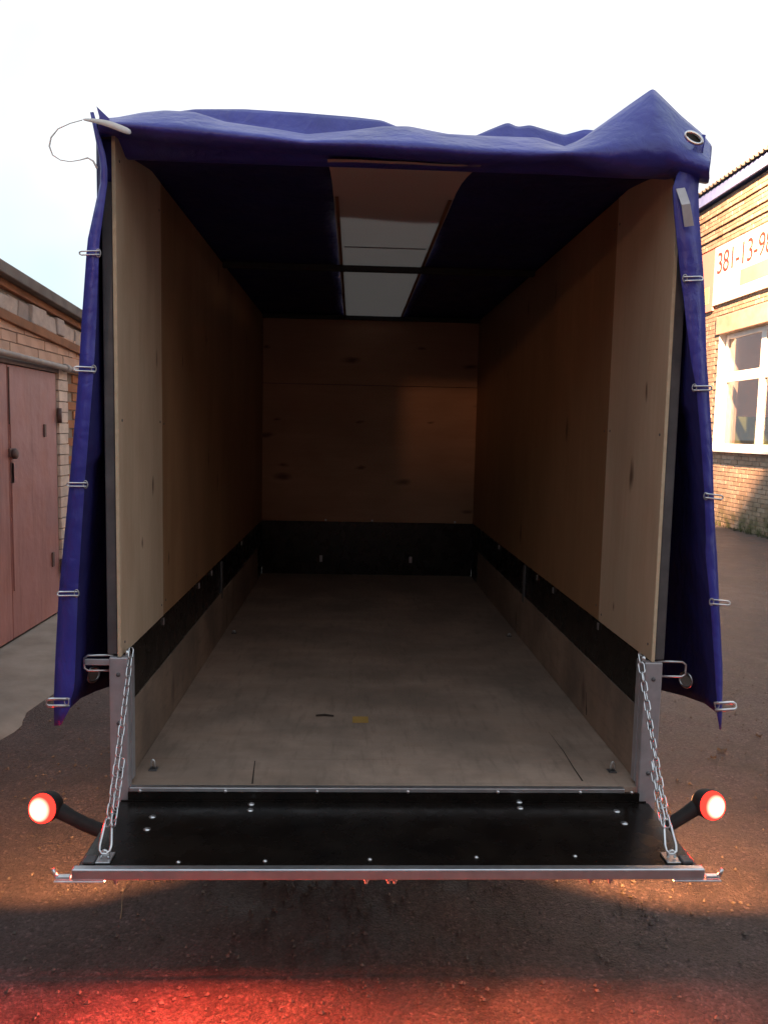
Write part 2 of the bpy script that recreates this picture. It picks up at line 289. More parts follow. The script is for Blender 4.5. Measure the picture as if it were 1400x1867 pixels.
# ------------------------------------------------------------------ mesh helpers
class MB:
    def __init__(s): s.v = []; s.f = []; s.m = []
    def add(s, vs, fs, mi=0):
        o = len(s.v); s.v += [tuple(p) for p in vs]; s.f += [tuple(o+i for i in f) for f in fs]; s.m += [mi]*len(fs); return s
    def box(s, a, b, mi=0):
        x0, y0, z0 = [min(p, q) for p, q in zip(a, b)]; x1, y1, z1 = [max(p, q) for p, q in zip(a, b)]
        return s.add([(x0, y0, z0), (x1, y0, z0), (x1, y1, z0), (x0, y1, z0), (x0, y0, z1), (x1, y0, z1), (x1, y1, z1), (x0, y1, z1)],
                     [(0, 3, 2, 1), (4, 5, 6, 7), (0, 1, 5, 4), (1, 2, 6, 5), (2, 3, 7, 6), (3, 0, 4, 7)], mi)
    def tube(s, pts, r, n=8, closed=False, mi=0, flat=1.0):
        pts = [Vector(p) for p in pts]; N = len(pts)
        rs = r if isinstance(r, (list, tuple)) else [r]*N
        tang = []
        for i in range(N):
            a = pts[i-1] if (i > 0 or closed) else pts[i]; c = pts[(i+1) % N] if (i < N-1 or closed) else pts[i]
            tang.append((c-a).normalized())
        ref = Vector((0, 0, 1)) if abs(tang[0].z) < 0.9 else Vector((1, 0, 0))
        nrm = tang[0].cross(ref).normalized(); vs = []
        for i in range(N):
            nrm = (nrm - tang[i]*nrm.dot(tang[i])).normalized(); bn = tang[i].cross(nrm)
            for k in range(n):
                a = 2*math.pi*k/n; vs.append(pts[i] + nrm*(math.cos(a)*rs[i]) + bn*(math.sin(a)*rs[i]*flat))
        fs = []
        for i in range(N if closed else N-1):
            j = (i+1) % N
            for k in range(n):
                l = (k+1) % n; fs.append((i*n+k, i*n+l, j*n+l, j*n+k))
        if not closed:
            fs.append(tuple(reversed(range(n)))); fs.append(tuple((N-1)*n+k for k in range(n)))
        return s.add(vs, fs, mi)
    def grid(s, rows, mi=0):
        n = len(rows[0]); vs = [p for r_ in rows for p in r_]; fs = []
        for i in range(len(rows)-1):
            for k in range(n-1): fs.append((i*n+k, i*n+k+1, (i+1)*n+k+1, (i+1)*n+k))
        return s.add(vs, fs, mi)
    def lathe(s, prof, c, axis, n=24, mi=0):
        c = Vector(c); ax = Vector(axis).normalized(); e1 = ax.orthogonal().normalized(); e2 = ax.cross(e1); vs = []; fs = []
        for (r, h) in prof:
            for k in range(n):
                a = 2*math.pi*k/n; vs.append(c + ax*h + e1*(r*math.cos(a)) + e2*(r*math.sin(a)))
        for i in range(len(prof)-1):
            for k in range(n): l = (k+1) % n; fs.append((i*n+k, i*n+l, (i+1)*n+l, (i+1)*n+k))
        fs.append(tuple(reversed(range(n)))); fs.append(tuple((len(prof)-1)*n+k for k in range(n)))
        return s.add(vs, fs, mi)
    def mesh(s, name, mats, smooth=False):
        me = bpy.data.meshes.new(name); me.from_pydata(s.v, [], s.f)
        for m in (mats if isinstance(mats, (list, tuple)) else [mats]): me.materials.append(m)
        for p, i in zip(me.polygons, s.m): p.material_index = i; p.use_smooth = smooth
        me.validate(); me.update(); return me
    def build(s, name, mats, parent=None, smooth=False, bevel=0, solid=0, subd=0, segs=2):
        return link(name, s.mesh(name, mats, smooth), parent, bevel, solid, subd, segs)
def link(name, me, parent=None, bevel=0, solid=0, subd=0, segs=2):
    o = bpy.data.objects.new(name, me); C.objects.link(o)
    if parent is not None:
        o.parent = parent
        if parent.type == 'EMPTY': o.matrix_parent_inverse = Matrix.Translation(-Vector(parent.location))
    if subd: m = o.modifiers.new('subd', 'SUBSURF'); m.levels = subd; m.render_levels = subd
    if solid: m = o.modifiers.new('solid', 'SOLIDIFY'); m.thickness = solid; m.offset = 0
    if bevel: m = o.modifiers.new('bevel', 'BEVEL'); m.width = bevel; m.segments = segs; m.limit_method = 'ANGLE'
    return o
def place(o, loc, rot=None):                # for pieces with their own origin
    o.location = loc
    if rot is not None: o.rotation_euler = rot
    return o
def tag(o, label=None, cat=None, group=None, kind=None):
    if label: o['label'] = label
    if cat: o['category'] = cat
    if group: o['group'] = group
    if kind: o['kind'] = kind
    return o
def thing(name, loc, label, cat, group=None):
    o = bpy.data.objects.new(name, None); C.objects.link(o); o.location = loc; o.empty_display_size = 0.2
    return tag(o, label, cat, group)
def interp(tab, x):
    if x <= tab[0][0]: return tab[0][1]
    for (a, p), (b_, q) in zip(tab, tab[1:]):
        if x <= b_: return p + (q-p)*(x-a)/(b_-a)
    return tab[-1][1]
def fnoise(x, y, s=0): return (math.sin(x*1.7+s)+math.sin(y*2.3+s*1.3+x*0.7)+math.sin(x*4.1-y*3.3+s*2.1)*0.5+math.sin(y*6.7+x*5.3+s)*0.3)/2.8

# ------------------------------------------------------------------ ground
m = MB(); rows = []
ys = [-300, -60, -15, -4] + [-2+0.06*i for i in range(0, 135)] + [6.5, 8, 11, 16, 30, 80, 400, 1500]
xs = [-900, -100, -20, -6] + [-3.2+0.07*i for i in range(0, 100)] + [4.2, 5.2, 6.2, 8, 20, 100, 900]
for y in ys:
    rows.append([(x, y, (0.006*fnoise(x*3, y*3, 1)+0.004*fnoise(x*11, y*9, 4)) if -4 < x < 4.3 and -3 < y < 6.4 else 0) for x in xs])
tag(m.grid(rows).build('ground', ASPH, smooth=True), kind='structure')
# worn concrete apron at the foot of the garage doors
m = MB(); rows = []
for i in range(46):
    y = -1.0 + 0.2*i; edge = -1.86 + 0.07*fnoise(y*2.2, 0.3, 2) - 0.03*fnoise(y*9, 1, 5)
    rows.append([(-2.56, y, 0.035), (-2.2, y, 0.032+0.004*fnoise(y*3, 1)), (edge-0.08, y, 0.024), (edge, y, -0.012)])
tag(m.grid(rows).build('apron', CONC, smooth=True), kind='structure')
# loose grit in front of and beside the trailer: one mass
m = MB()
for i in range(3600):
    x = random.uniform(-2.3, 2.6); y = random.uniform(-0.4, 3.2) if abs(x) > 0.95 else random.uniform(-0.35, 0.9)
    r = random.choice([0.003, 0.004, 0.004, 0.006, 0.009]) * random.uniform(0.7, 1.3)
    z = 0.006*fnoise(x*3, y*3, 1)+0.004*fnoise(x*11, y*9, 4)+r*0.3
    q = [Vector((random.uniform(.6, 1), 0, 0)), Vector((0, random.uniform(.6, 1), 0)), Vector((-random.uniform(.6, 1), 0, 0)), Vector((0, -random.uniform(.6, 1), 0)), Vector((0, 0, .7)), Vector((0, 0, -.6))]
    a = random.uniform(0, 6.28); M = Matrix.Rotation(a, 3, 'Z')
    m.add([Vector((x, y, z)) + (M @ p)*r for p in q], [(0, 1, 4), (1, 2, 4), (2, 3, 4), (3, 0, 4), (1, 0, 5), (2, 1, 5), (3, 2, 5), (0, 3, 5)])
tag(m.build('grit', STONE), 'small loose stones scattered over the asphalt', 'gravel', kind='stuff')

# ------------------------------------------------------------------ TRAILER
HW, LEN, RZ, BT = 0.75, 3.441, ZF+1.821, ZF+0.379      # half width, length, roof height, board top
T = thing('cargo_trailer', (0, 1.7, 0), 'plywood-lined box trailer with its black tailgate folded down level', 'trailer')
# floor sheets (cross seams as seen through the open back)
MB().box((-HW+0.001, 0.012, ZF-0.0205), (HW-0.001, LEN, ZF-0.0185)).build('seam_light_stop', RUBBER, T)  # added sheet below the seams, keeps light from showing through
MB().box((-HW+0.016, -0.010, ZF-0.10), (HW-0.016, 0.002, ZF-0.0105)).build('rear_beam', BLACKPLY, T)
for (y0, y1) in ((0.012, 0.200), (0.2012, 1.003), (1.0042, 2.22), (2.2212, LEN)):
    MB().box((-HW+0.001, y0, ZF-0.018), (HW-0.001, y1, ZF)).build('floor_panel', FLOORPLY, T)
# split / dark cracks in the rear sheet, as thin filler strips of shadowed gap
sill = MB().box((-0.730, -0.010, ZF-0.009), (0.690, 0.010, ZF+0.004)).build('threshold_strip', ALU, T, bevel=0.002)
rv = MB().lathe([(0.005, 0), (0.005, 0.002), (0.003, 0.004)], (0, 0, 0), (0, -1, 0), 10).mesh('rivet', ZINC, True)
for x in (-0.70, -0.46, -0.2, 0.06, 0.32, 0.56, 0.71): place(link('rivet', rv, sill), (x, -0.010, ZF-0.006))
scr = {s: MB().lathe([(0.0042, 0), (0.0038, 0.0012), (0.0015, 0.0008)], (0, 0, 0), (-s, 0, 0), 8).mesh('screw', DARKSTEEL, True) for s in (-1, 1)}
for s in (-1, 1):
    sb = MB().box((s*HW, 0.03, ZF-0.02), (s*(HW+0.028), LEN, BT)).build('side_board', BLACKPLY, T, bevel=0.002)
    MB().box((s*HW-s*0.0005, 0.06, ZF+0.001), (s*(HW-0.006), LEN-0.3, ZF+0.222)).build('kick_panel', KICKPLY, sb, bevel=0.0015)
    for y in (1.68,): MB().box((s*(HW-0.008), y-0.016, ZF+0.19), (s*(HW-0.001), y+0.016, BT-0.004)).build('bracket', DARKSTEEL, sb, bevel=0.001)
    for y in (0.49, 1.12, 1.42, 2.4): MB().box((s*(HW-0.004), y-0.008, BT-0.028), (s*(HW-0.0005), y+0.008, BT-0.004)).build('clip', ZINC, sb, bevel=0.001)
    # plywood lining: a lighter rear sheet and a redder long sheet
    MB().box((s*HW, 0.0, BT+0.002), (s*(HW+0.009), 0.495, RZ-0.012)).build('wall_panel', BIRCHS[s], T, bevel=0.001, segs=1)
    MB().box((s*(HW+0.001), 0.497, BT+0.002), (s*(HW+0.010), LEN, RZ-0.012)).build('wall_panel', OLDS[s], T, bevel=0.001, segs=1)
    MB().box((s*HW, -0.0035, BT+0.002), (s*(HW+0.009), -0.0005, RZ-0.014)).build('panel_edge', PLYEDGE, T)
    for y in (0.03, 0.47, 0.53, 2.0):
        for z in (BT+0.04, BT+0.66, RZ-0.10):
            place(link('screw', scr[s], T), (s*(HW-0.0002 if y < 0.496 else HW+0.0008), y+random.uniform(-.006, .006), z+random.uniform(-.01, .01))).matrix_parent_inverse = Matrix.Translation(-Vector(T.location))
    # posts
    MB().box((s*(HW+0.012), 0.004, BT+0.006), (s*(HW+0.040), 0.044, RZ-0.006)).build('frame_post', DARKSTEEL, T, bevel=0.003)
    cp = MB().box((s*(HW-0.018), -0.004, ZF-0.10), (s*(HW+0.034), 0.028, BT)).build('corner_post', GALV, T, bevel=0.004)
    MB().box((s*(HW-0.02), 0.0285, ZF+0.01), (s*(HW-0.0145), 0.058, BT-0.004)).build('flange', GALV, cp, bevel=0.001)
    bl = MB().lathe([(0.006, 0), (0.006, 0.003), (0.003, 0.005)], (0, 0, 0), (0, -1, 0), 8).mesh('bolt', DARKSTEEL, True)
    for z in (ZF+0.05, ZF+0.19, ZF+0.33): place(link('bolt', bl, cp), (s*(HW+0.008), -0.004, z))
    # lashing staple at the board's rear end
    z0 = BT+0.002 if s < 0 else BT+0.0
    pts = [(s*0.775, 0.012, z0), (s*0.845, 0.008, z0), (s*0.855, 0.006, z0-0.008), (s*0.855, 0.006, z0-0.036), (s*0.845, 0.008, z0-0.044), (s*0.775, 0.012, z0-0.044)]
    MB().tube(pts, 0.0035, 8).build('lashing_staple', ZINC, T, True)
    if s < 0: MB().box((-0.852, -0.002, z0-0.026), (-0.782, 0.004, z0-0.008)).build('strap_end', GALV, T, bevel=0.002)
    for y in (0.12, 1.742):                                     # floor tie-downs
        base = MB().box((s*0.694-0.012, y-0.014, ZF+0.0005), (s*0.694+0.012, y+0.014, ZF+0.004)).build('tie_down', DARKSTEEL, T, bevel=0.001)
        h = 0.030 if y < 1 else 0.012
        loop = [(s*0.694-0.005, y, ZF+0.003)] + [(s*0.694-0.006*math.cos(a), y-0.006, ZF+0.003+h*(0.35+0.65*math.sin(a))) for a in [math.pi*k/8 for k in range(9)]] + [(s*0.694+0.005, y, ZF+0.003)]
        MB().tube(loop, 0.0032, 8).build('ring', ZINC, base, True)
# cracks in the rear floor sheets and a dark drip on the kick panel
for pts in (((460, 1430), (462, 1412), (465, 1388)), ((1062, 1425), (1045, 1400), (1028, 1372), (1000, 1335))):
    q = [onz(px, py, ZF) for px, py in pts]
    MB().grid([[(p.x-0.0022*k, p.y, ZF+0.0008), (p.x+0.0022*k, p.y, ZF+0.0008)] for p, k in zip(q, (1.2, 0.9, 0.7, 0.2))]).build('crack', TWIGM, T)
q = [onx(1069, py, HW-0.0065) for py in (1262, 1283, 1296, 1304)]
MB().grid([[(HW-0.0068, p.y-0.004*k, p.z), (HW-0.0068, p.y+0.004*k, p.z)] for p, k in zip(q, (0.5, 0.7, 1.6, 0.9))]).build('drip_stain', TWIGM, T)
# front wall
MB().box((-HW, LEN+0.001, ZF-0.02), (HW, LEN+0.028, BT)).build('front_board', BLACKPLY, T, bevel=0.002)
MB().box((-HW, LEN-0.010, BT+0.002), (HW, LEN-0.001, ZF+1.342)).build('front_panel', FRONTPLY, T, bevel=0.0015, segs=1)
MB().box((-HW, LEN-0.006, ZF+1.345), (HW, LEN+0.003, RZ-0.012)).build('front_panel', FRONTPLY, T, bevel=0.0015, segs=1)
for x in (-0.33, 0.31):
    MB().box((x-0.010, LEN-0.006, ZF+0.09), (x+0.010, LEN+0.0005, ZF+0.135)).build('latch_plate', GALV, T, bevel=0.002)
for x in (-0.30, 0.03, 0.62):
    MB().lathe([(0.008, 0), (0.008, 0.003), (0.004, 0.006)], (x, LEN-0.010, BT+0.012), (0, -1, 0), 8).build('bolt', ZINC, T, True)
# roof bows
for y, th in ((1.74, 0.03), (LEN-0.03, 0.025)):
    MB().box((-HW-0.03, y-0.014, RZ-0.034), (HW+0.03, y+0.014, RZ-0.006)).build('roof_bow', RUBBER, T, bevel=0.003)
# chassis, axle, wheels, drawbar
for s in (-1, 1):
    MB().box((s*0.52, 0.0, ZF-0.14), (s*0.58, LEN+0.1, ZF-0.02)).build('chassis_rail', GALV, T, bevel=0.004)
    wx = s*0.90; wy = 1.95; wr = 0.29
    tyre = MB().lathe([(0.19, -0.075), (0.265, -0.08), (wr-0.004, -0.065), (wr, -0.03), (wr, 0.03), (wr-0.004, 0.065), (0.265, 0.08), (0.19, 0.075)], (wx, wy, wr), (1, 0, 0), 40).build('wheel', RUBBER, T, True)
    MB().lathe([(0.188, -0.07), (0.18, -0.02), (0.07, -0.01), (0.07, 0.03), (0.18, 0.04), (0.188, 0.07)], (wx, wy, wr), (1, 0, 0), 32).build('rim', GALV, tyre, True)
    rows = []
    for k in range(13):
        a = math.pi*(k/12*0.9+0.05); r = wr+0.05
        rows.append([(wx-0.10, wy-r*math.cos(a), wr+r*math.sin(a)), (wx+0.10, wy-r*math.cos(a), wr+r*math.sin(a))])
    MB().grid(rows).build('fender', RUBBER, T, True, solid=0.004)
MB().tube([(-0.86, 1.95, 0.29), (0.86, 1.95, 0.29)], 0.032, 12).build('axle', GALV, T, True)
for y in (0.03, 0.9, 1.8, 2.7, LEN-0.05):
    MB().box((-0.74, y, ZF-0.10), (0.74, y+0.05, ZF-0.0205)).build('crossmember', GALV, T, bevel=0.003)
for s in (-1, 1):
    MB().tube([(s*0.50, LEN-0.3, ZF-0.18), (0.03*s, LEN+1.25, ZF-0.16)], 0.032, 8).build('drawbar', GALV, T, True)
MB().box((-0.04, LEN+1.18, ZF-0.19), (0.04, LEN+1.48, ZF-0.10)).build('coupling', DARKSTEEL, T, bevel=0.012)

# tailgate, folded level
TW, TL, TZ = 0.762, 0.377, ZF-0.034
tg = MB().box((-TW+0.004, -TL+0.012, TZ-0.018), (TW-0.004, -0.018, TZ)).build('tailgate', BLACKPLY, T, bevel=0.002)
rail = MB(); rail.box((-TW, -TL-0.010, TZ-0.0175), (TW, -TL+0.0115, TZ+0.010)); rail.build('edge_rail', ALU, tg, bevel=0.004, segs=3)
MB().box((-TW+0.01, -0.017, TZ-0.012), (TW-0.01, -0.0125, TZ+0.003)).build('hinge_strip', BLACKPLY, tg)
bt = MB().lathe([(0.010, 0), (0.010, 0.0015), (0.0055, 0.004), (0.0015, 0.0052)], (0, 0, 0), (0, 0, 1), 10).mesh('bolt', ZINC, True)
for (px, py) in ((278, 1490), (268, 1513), (458, 1467), (456, 1478), (946, 1463), (948, 1474), (1124, 1480), (1138, 1502), (325, 1573), (483, 1571), (674, 1568), (868, 1564), (1048, 1562), (1173, 1447)):
    p = onz(px, py, TZ); o = place(link('bolt', bt, tg), (p.x, max(p.y, -TL+0.019), TZ)); 
    if py > 1540: o.scale = (0.6, 0.6, 0.9)
nut = MB().lathe([(0.007, 0), (0.007, -0.008), (0.0035, -0.009), (0.0035, -0.016)], (0, 0, 0), (0, 0, 1), 6).mesh('nut', ZINC)
for px in (210, 668, 709, 720, 1077, 1113): place(link('nut', nut, tg), (ony(px, 1600, -TL).x, -TL+0.004, TZ-0.0175))
for s in (-1, 1):                                              # latch bars under the rail and the chain eyes
    z = TZ-0.0178
    la = MB().box((s*0.684, -TL-0.013, z-0.004), (s*0.803, -TL-0.003, z)).build('latch', ZINC, tg, bevel=0.002)
    MB().box((s*0.766, -TL-0.006, z+0.0003), (s*0.800, -TL+0.008, z+0.008)).build('latch_pin', ZINC, la, bevel=0.002)
    MB().tube([(s*0.797, -TL-0.004, z+0.004), (s*0.806, -TL-0.004, z+0.026)], 0.0045, 8).build('latch_tip', ZINC, la, True)
    ep = MB().box((s*0.702-0.018, -0.345, TZ+0.0005), (s*0.702+0.018, -0.295, TZ+0.004)).build('chain_plate', ZINC, tg, bevel=0.001)
    MB().tube([(s*0.702+0.009*math.cos(a), -0.325, TZ+0.006+0.018*math.sin(a)) for a in [math.pi*k/8 for k in range(9)]], 0.004, 8).build('chain_eye', ZINC, ep, True)
    MB().box((s*0.735-0.014, -0.35, TZ+0.0005), (s*0.735+0.014, -0.32, TZ+0.010)).build('catch', DARKSTEEL, tg, bevel=0.003)

# chains: every link an oval ring, alternately turned; the lower end runs double into a snap hook
def stadium(L, W, k=6):
    r = W/2; h = L/2-r; p = []
    for i in range(k+1): a = math.pi*i/k; p.append((r*math.cos(a), 0, h+r*math.sin(a)))
    for i in range(k+1): a = math.pi+math.pi*i/k; p.append((r*math.cos(a), 0, -h+r*math.sin(a)))
    return p
lk = MB().tube(stadium(0.034, 0.0155), 0.0022, 6, True).mesh('link', ZINC, True)
for s in (-1, 1):
    A = Vector((s*0.728, 0.015, BT+0.008)) if s < 0 else Vector((s*0.722, 0.01, BT+0.008))
    E = Vector((s*0.702, -0.325, TZ+0.020)); dirn = (E-A).normalized(); total = (E-A).length
    ch = MB().lathe([(0.011, 0), (0.011, 0.004), (0.006, 0.010)], A + Vector((s*0.012, 0, 0)), (-s, 0, 0), 10).build('tailgate_chain', ZINC, T, True)
    hookL = 0.075
    H = A + dirn*(total-hookL)
    # sagging curve
    def chain_pt(f): return A.lerp(H, f) + Vector((0, 0, -0.012*math.sin(math.pi*f)))
    n = int((H-A).length/0.0262)
    def put(f, k, off=Vector((0, 0, 0))):
        d = (chain_pt(min(1, f+.02))-chain_pt(max(0, f-.02))).normalized()
        q = d.to_track_quat('Z', 'X') @ Matrix.Rotation(R(38 + 90*(k % 2) + random.uniform(-14, 14)), 4, 'Z').to_quaternion()
        o = link('link', lk, ch); o.location = chain_pt(f)+off; o.rotation_mode = 'QUATERNION'; o.rotation_quaternion = q
    for k in range(n+1): put(k/n, k)
    for k in range(int(n*0.66), n+1): put((k+0.4)/n if k < n else 1.0, k+1, Vector((-s*0.013, -0.004, 0.002)))
    # snap hook (carabiner)
    side = Vector((1, 0, 0)); pts = []
    mid = (H+E)/2
    for (a, b_) in ((0.0, 0.5), (0.006, 0.47), (0.009, 0.3), (0.014, -0.25), (0.012, -0.42), (0.004, -0.5), (-0.006, -0.5), (-0.013, -0.40), (-0.014, -0.25), (-0.009, 0.3), (-0.006, 0.47)):
        pts.append(mid + side*a - dirn*(b_*hookL*1.12))
    MB().tube(pts, 0.0036, 8, True).build('snap_hook', ZINC, ch, True)

# marker lamps on rubber arms: red to the rear, warm white to the front
for s in (-1, 1):
    Lp = Vector((-0.999, 0.10, 0.475)) if s < 0 else Vector((0.986, 0.10, 0.489))
    root = Vector((s*0.775, 0.10, ZF-0.20))
    arm = MB()
    pts = [root.lerp(Lp - Vector((s*0.03, 0, 0.012)), k/5) + Vector((0, 0, -0.012*math.sin(math.pi*k/5))) for k in range(6)]
    arm.tube(pts, [0.024, 0.022, 0.021, 0.020, 0.020, 0.023], 12)
    arm.box((s*0.70, 0.07, ZF-0.235), (s*0.785, 0.13, ZF-0.165))
    ml = arm.build('marker_lamp', RUBBER, T, True, bevel=0.002)
    ax = Vector((s*0.30, -1, 0.18)).normalized()
    MB().lathe([(0.034, 0.024), (0.0435, 0.022), (0.045, 0.012), (0.042, -0.010), (0.037, -0.022), (0.028, -0.028)], Lp, ax, 28).build('lamp_housing', RUBBER, ml, True)
    lens = MB().lathe([(0.043, 0.0), (0.0428, 0.006), (0.0415, 0.011), (0.039, 0.0150), (0.034, 0.0185), (0.030, 0.0205), (0.026, 0.0225), (0.020, 0.024), (0.008, 0.025)], (0, 0, 0), (0, 0, 1), 28).build('red_lens', REDMARK, ml, True)
    lens.location = Lp + ax*0.0225; lens.rotation_mode = 'QUATERNION'; lens.rotation_quaternion = ax.to_track_quat('Z', 'Y')
    fl = MB().lathe([(0.030, 0.0), (0.026, 0.008), (0.010, 0.012)], Lp - ax*0.0275, -ax, 24).build('front_lens', FRONTLENS, ml, True)
    sd = bpy.data.lights.new('marker_bulb', 'SPOT'); sd.energy = 125 if s > 0 else 62; sd.color = (1.0, 0.40, 0.13); sd.spot_size = R(136 if s > 0 else 128); sd.spot_blend = 0.4; sd.shadow_soft_size = 0.012
    so_ = bpy.data.objects.new('marker_bulb', sd); C.objects.link(so_); so_.parent = ml
    so_.location = Lp - ax*0.052; so_.rotation_euler = Vector((s*0.22, 1, -0.10)).to_track_quat('-Z', 'Y').to_euler()
# tail lamp clusters on the rear crossmember
for s in (-1, 1):
    z = ZF-0.165; x = s*0.52
    tl = MB().box((x-0.12, 0.004, z-0.06), (x+0.12, 0.05, z+0.06)).build('tail_lamp', RUBBER, T)
    def face(a, b_, name, mat):
        MB().add([(a, 0.002, z-0.045), (b_, 0.002, z-0.045), (b_, 0.002, z+0.045), (a, 0.002, z+0.045)], [(0, 1, 2, 3)]).build(name, mat, tl)
    if s < 0: face(x-0.105, x+0.028, 'red_lens', REDTAIL); face(x+0.034, x+0.105, 'amber_lens', AMBERTAIL)
    else: face(x-0.028, x+0.105, 'red_lens', REDTAIL2); face(x-0.105, x-0.034, 'amber_lens', AMBERTAIL)

# ------------------------------------------------------------------ TARPAULIN
P = thing('tarpaulin_cover', (0, 1.72, RZ), 'dark blue tarpaulin cover with its back curtain thrown over the roof', 'tarpaulin')
SX0, SX1 = -0.196, 0.216
def rz(y): return RZ - 0.085*max(0.0, 1-max(y, 0)/0.55)**1.5      # the roof sheet sags towards the open back
# roof sheets beside the translucent strip
for (x0, x1) in ((-0.81, SX0+0.012), (SX1-0.012, 0.81)):
    rows = []
    for i in range(30):
        y = 0.13 + i*(LEN-0.09)/29
        sd_ = -1 if x0 < -0.5 else 1
        rw_ = [(x0+(x1-x0)*k/10, y, rz(y)+0.004+0.006*fnoise(x0*3+k*0.5, y*3, 3) + (0.004 if k in (0, 10) else 0)) for k in range(11)]
        fold = (sd_*0.815, y, rz(y)-0.05)
        rows.append([fold]+rw_ if sd_ < 0 else rw_+[fold])
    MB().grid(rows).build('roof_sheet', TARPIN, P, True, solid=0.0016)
rows = []
for i in range(26):
    y = 0.0 + i*(LEN+0.03)/25
    rows.append([(SX0+(SX1-SX0)*k/6, y, rz(y)+0.001+0.003*fnoise(k*0.6, y*4, 6)) for k in range(7)])
tag(MB().grid(rows).build('skylight_strip', SKYL, P, True), 'milky white light strip along the roof')
for x in (SX0+0.012, SX1-0.012):
    MB().box((x-0.006, 0.62, RZ-0.006), (x+0.006, LEN-0.02, RZ-0.0035)).build('hem', LINTELM, P)
MB().box((SX0+0.03, 1.352, RZ-0.005), (SX1-0.03, 1.366, RZ-0.003)).build('seam_tape', PIPEM, P)
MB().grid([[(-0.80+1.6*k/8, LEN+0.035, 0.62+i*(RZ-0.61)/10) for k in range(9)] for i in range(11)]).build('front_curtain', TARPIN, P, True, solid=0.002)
# side curtains, loose at the back edge
LIN = [(330, 184, 196), (440, 160, 181), (580, 150, 176), (671, 145, 171), (760, 138, 164), (874, 128, 155), (980, 118, 148), (1081, 108, 142), (1192, 102, 138), (1262, 99, 135), (1294, 99, 128)]
RIN = [(345, 1272, 1226), (400, 1274, 1230), (505, 1282, 1241), (542, 1284, 1246), (655, 1287, 1259), (704, 1291, 1269), (805, 1297, 1278), (899, 1300, 1284), (977, 1303, 1287), (1010, 1306, 1286), (1100, 1310, 1295), (1220, 1316, 1303), (1292, 1316, 1307)]
YE = -0.05
for s, tab in ((-1, LIN), (1, RIN)):
    tin, tout = [], []
    for (py, xo, xi) in tab:
        a = ony(xi, py, YE); b_ = ony(xo, py, YE+0.012); tin.append((a.z, a.x)); tout.append((b_.z, b_.x))
    tin.sort(); tout.sort()
    rows = []; rows2 = []; ztop = RZ-0.004
    zs = [0.80+i*(ztop-0.80)/46 for i in range(47)]
    for z in zs:
        xi = interp(tin, z); xo = interp(tout, z)
        top = max(0, (z-(ztop-0.12))/0.12)
        xi = xi*(1-top)+s*0.79*top; xo = xo*(1-top)+s*0.80*top
        w_ = 0.004*fnoise(z*5, s*2, 3)
        zz = z
        lift = max(0, (0.90-z)/0.10)                   # lower hem rises towards the trailer
        row = [(xo, YE+0.010, zz-0.025*lift), ((xo+xi)/2+s*0.003, YE+0.002, zz-0.02*lift), (xi, YE, zz+0.030*lift)]
        xd = abs(xi)-0.80
        row2 = [(s*(0.80+xd*q)+w_*k, yy, zz+dl*lift) for (q, yy, k, dl) in ((1.0, YE+0.0005, 0, .03), (1.08, 0.05, .5, .022), (1.05, 0.18, 1, .0), (0.85, 0.34, 2, -.03), (0.35, 0.55, 2, -.06), (0.0, 0.9, 1, -.06), (-0.03, 2.0, 1, -.06), (-0.03, LEN+0.03, 0, -.06))]
        if xd < 0.02:
            row2 = [(s*max(xx*s, 0.80 if yy > 0.0 else 0.0), yy, z_) for (xx, yy, z_) in row2]
            row2[1] = (s*0.805, 0.02, row2[1][2])
        row2[0] = (xi, YE+0.0005, zz+0.030*lift)
        rows.append(row); rows2.append(row2)
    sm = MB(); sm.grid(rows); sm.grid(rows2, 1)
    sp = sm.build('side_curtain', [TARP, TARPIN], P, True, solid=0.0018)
    # lashing staples through the hem
    st = MB().tube([(x*1.0, 0, z) for (x, z) in ((-0.032, 0.005), (0.026, 0.005), (0.032, 0.002), (0.032, -0.004), (0.026, -0.007), (-0.032, -0.007))], 0.0026, 8).mesh('staple', ZINC, True)
    spots = [(163, 460), (155, 672), (140, 883), (124, 1082), (106, 1280)] if s < 0 else [(1264, 507), (1281, 707), (1302, 905), (1312, 1098), (1322, 1287)]
    for i, (px, py) in enumerate(spots):
        p = ony(px, py, YE-0.004); o = link('staple', st, sp); o.location = p
        o.rotation_euler = (R(random.uniform(-25, 25)), R(random.uniform(-6, 6)), R((180 if s < 0 else 0)+random.uniform(-15, 15)))
        o.scale = (0.85, 0.85, random.uniform(0.7, 1.0)) if i < 4 else (0.95, 1, 1.6)
        er = MB().tube([(p.x-s*0.022+0.006*math.cos(a), p.y+0.0025, p.z+0.010*math.sin(a)) for a in [2*math.pi*k/14 for k in range(14)]], 0.0015, 6, True)
        er.build('eyelet_ring', GALV, sp, True)
    # oblong eyelet near the lower corner
    e = ony(170, 1230, 0.10) if s < 0 else ony(1250, 1240, 0.10)
    ring = [(e.x+0.011*math.cos(a), 0.10-0.02*math.cos(a)*s, e.z+0.022*math.sin(a)) for a in [2*math.pi*k/16 for k in range(16)]]
    ey = MB().tube(ring, 0.0035, 8, True).build('eyelet', ZINC, sp, True)
    MB().add([(p[0]+s*0.001, p[1], p[2]) for p in ring], [tuple(range(16))]).build('eyelet_opening', CONC, ey)
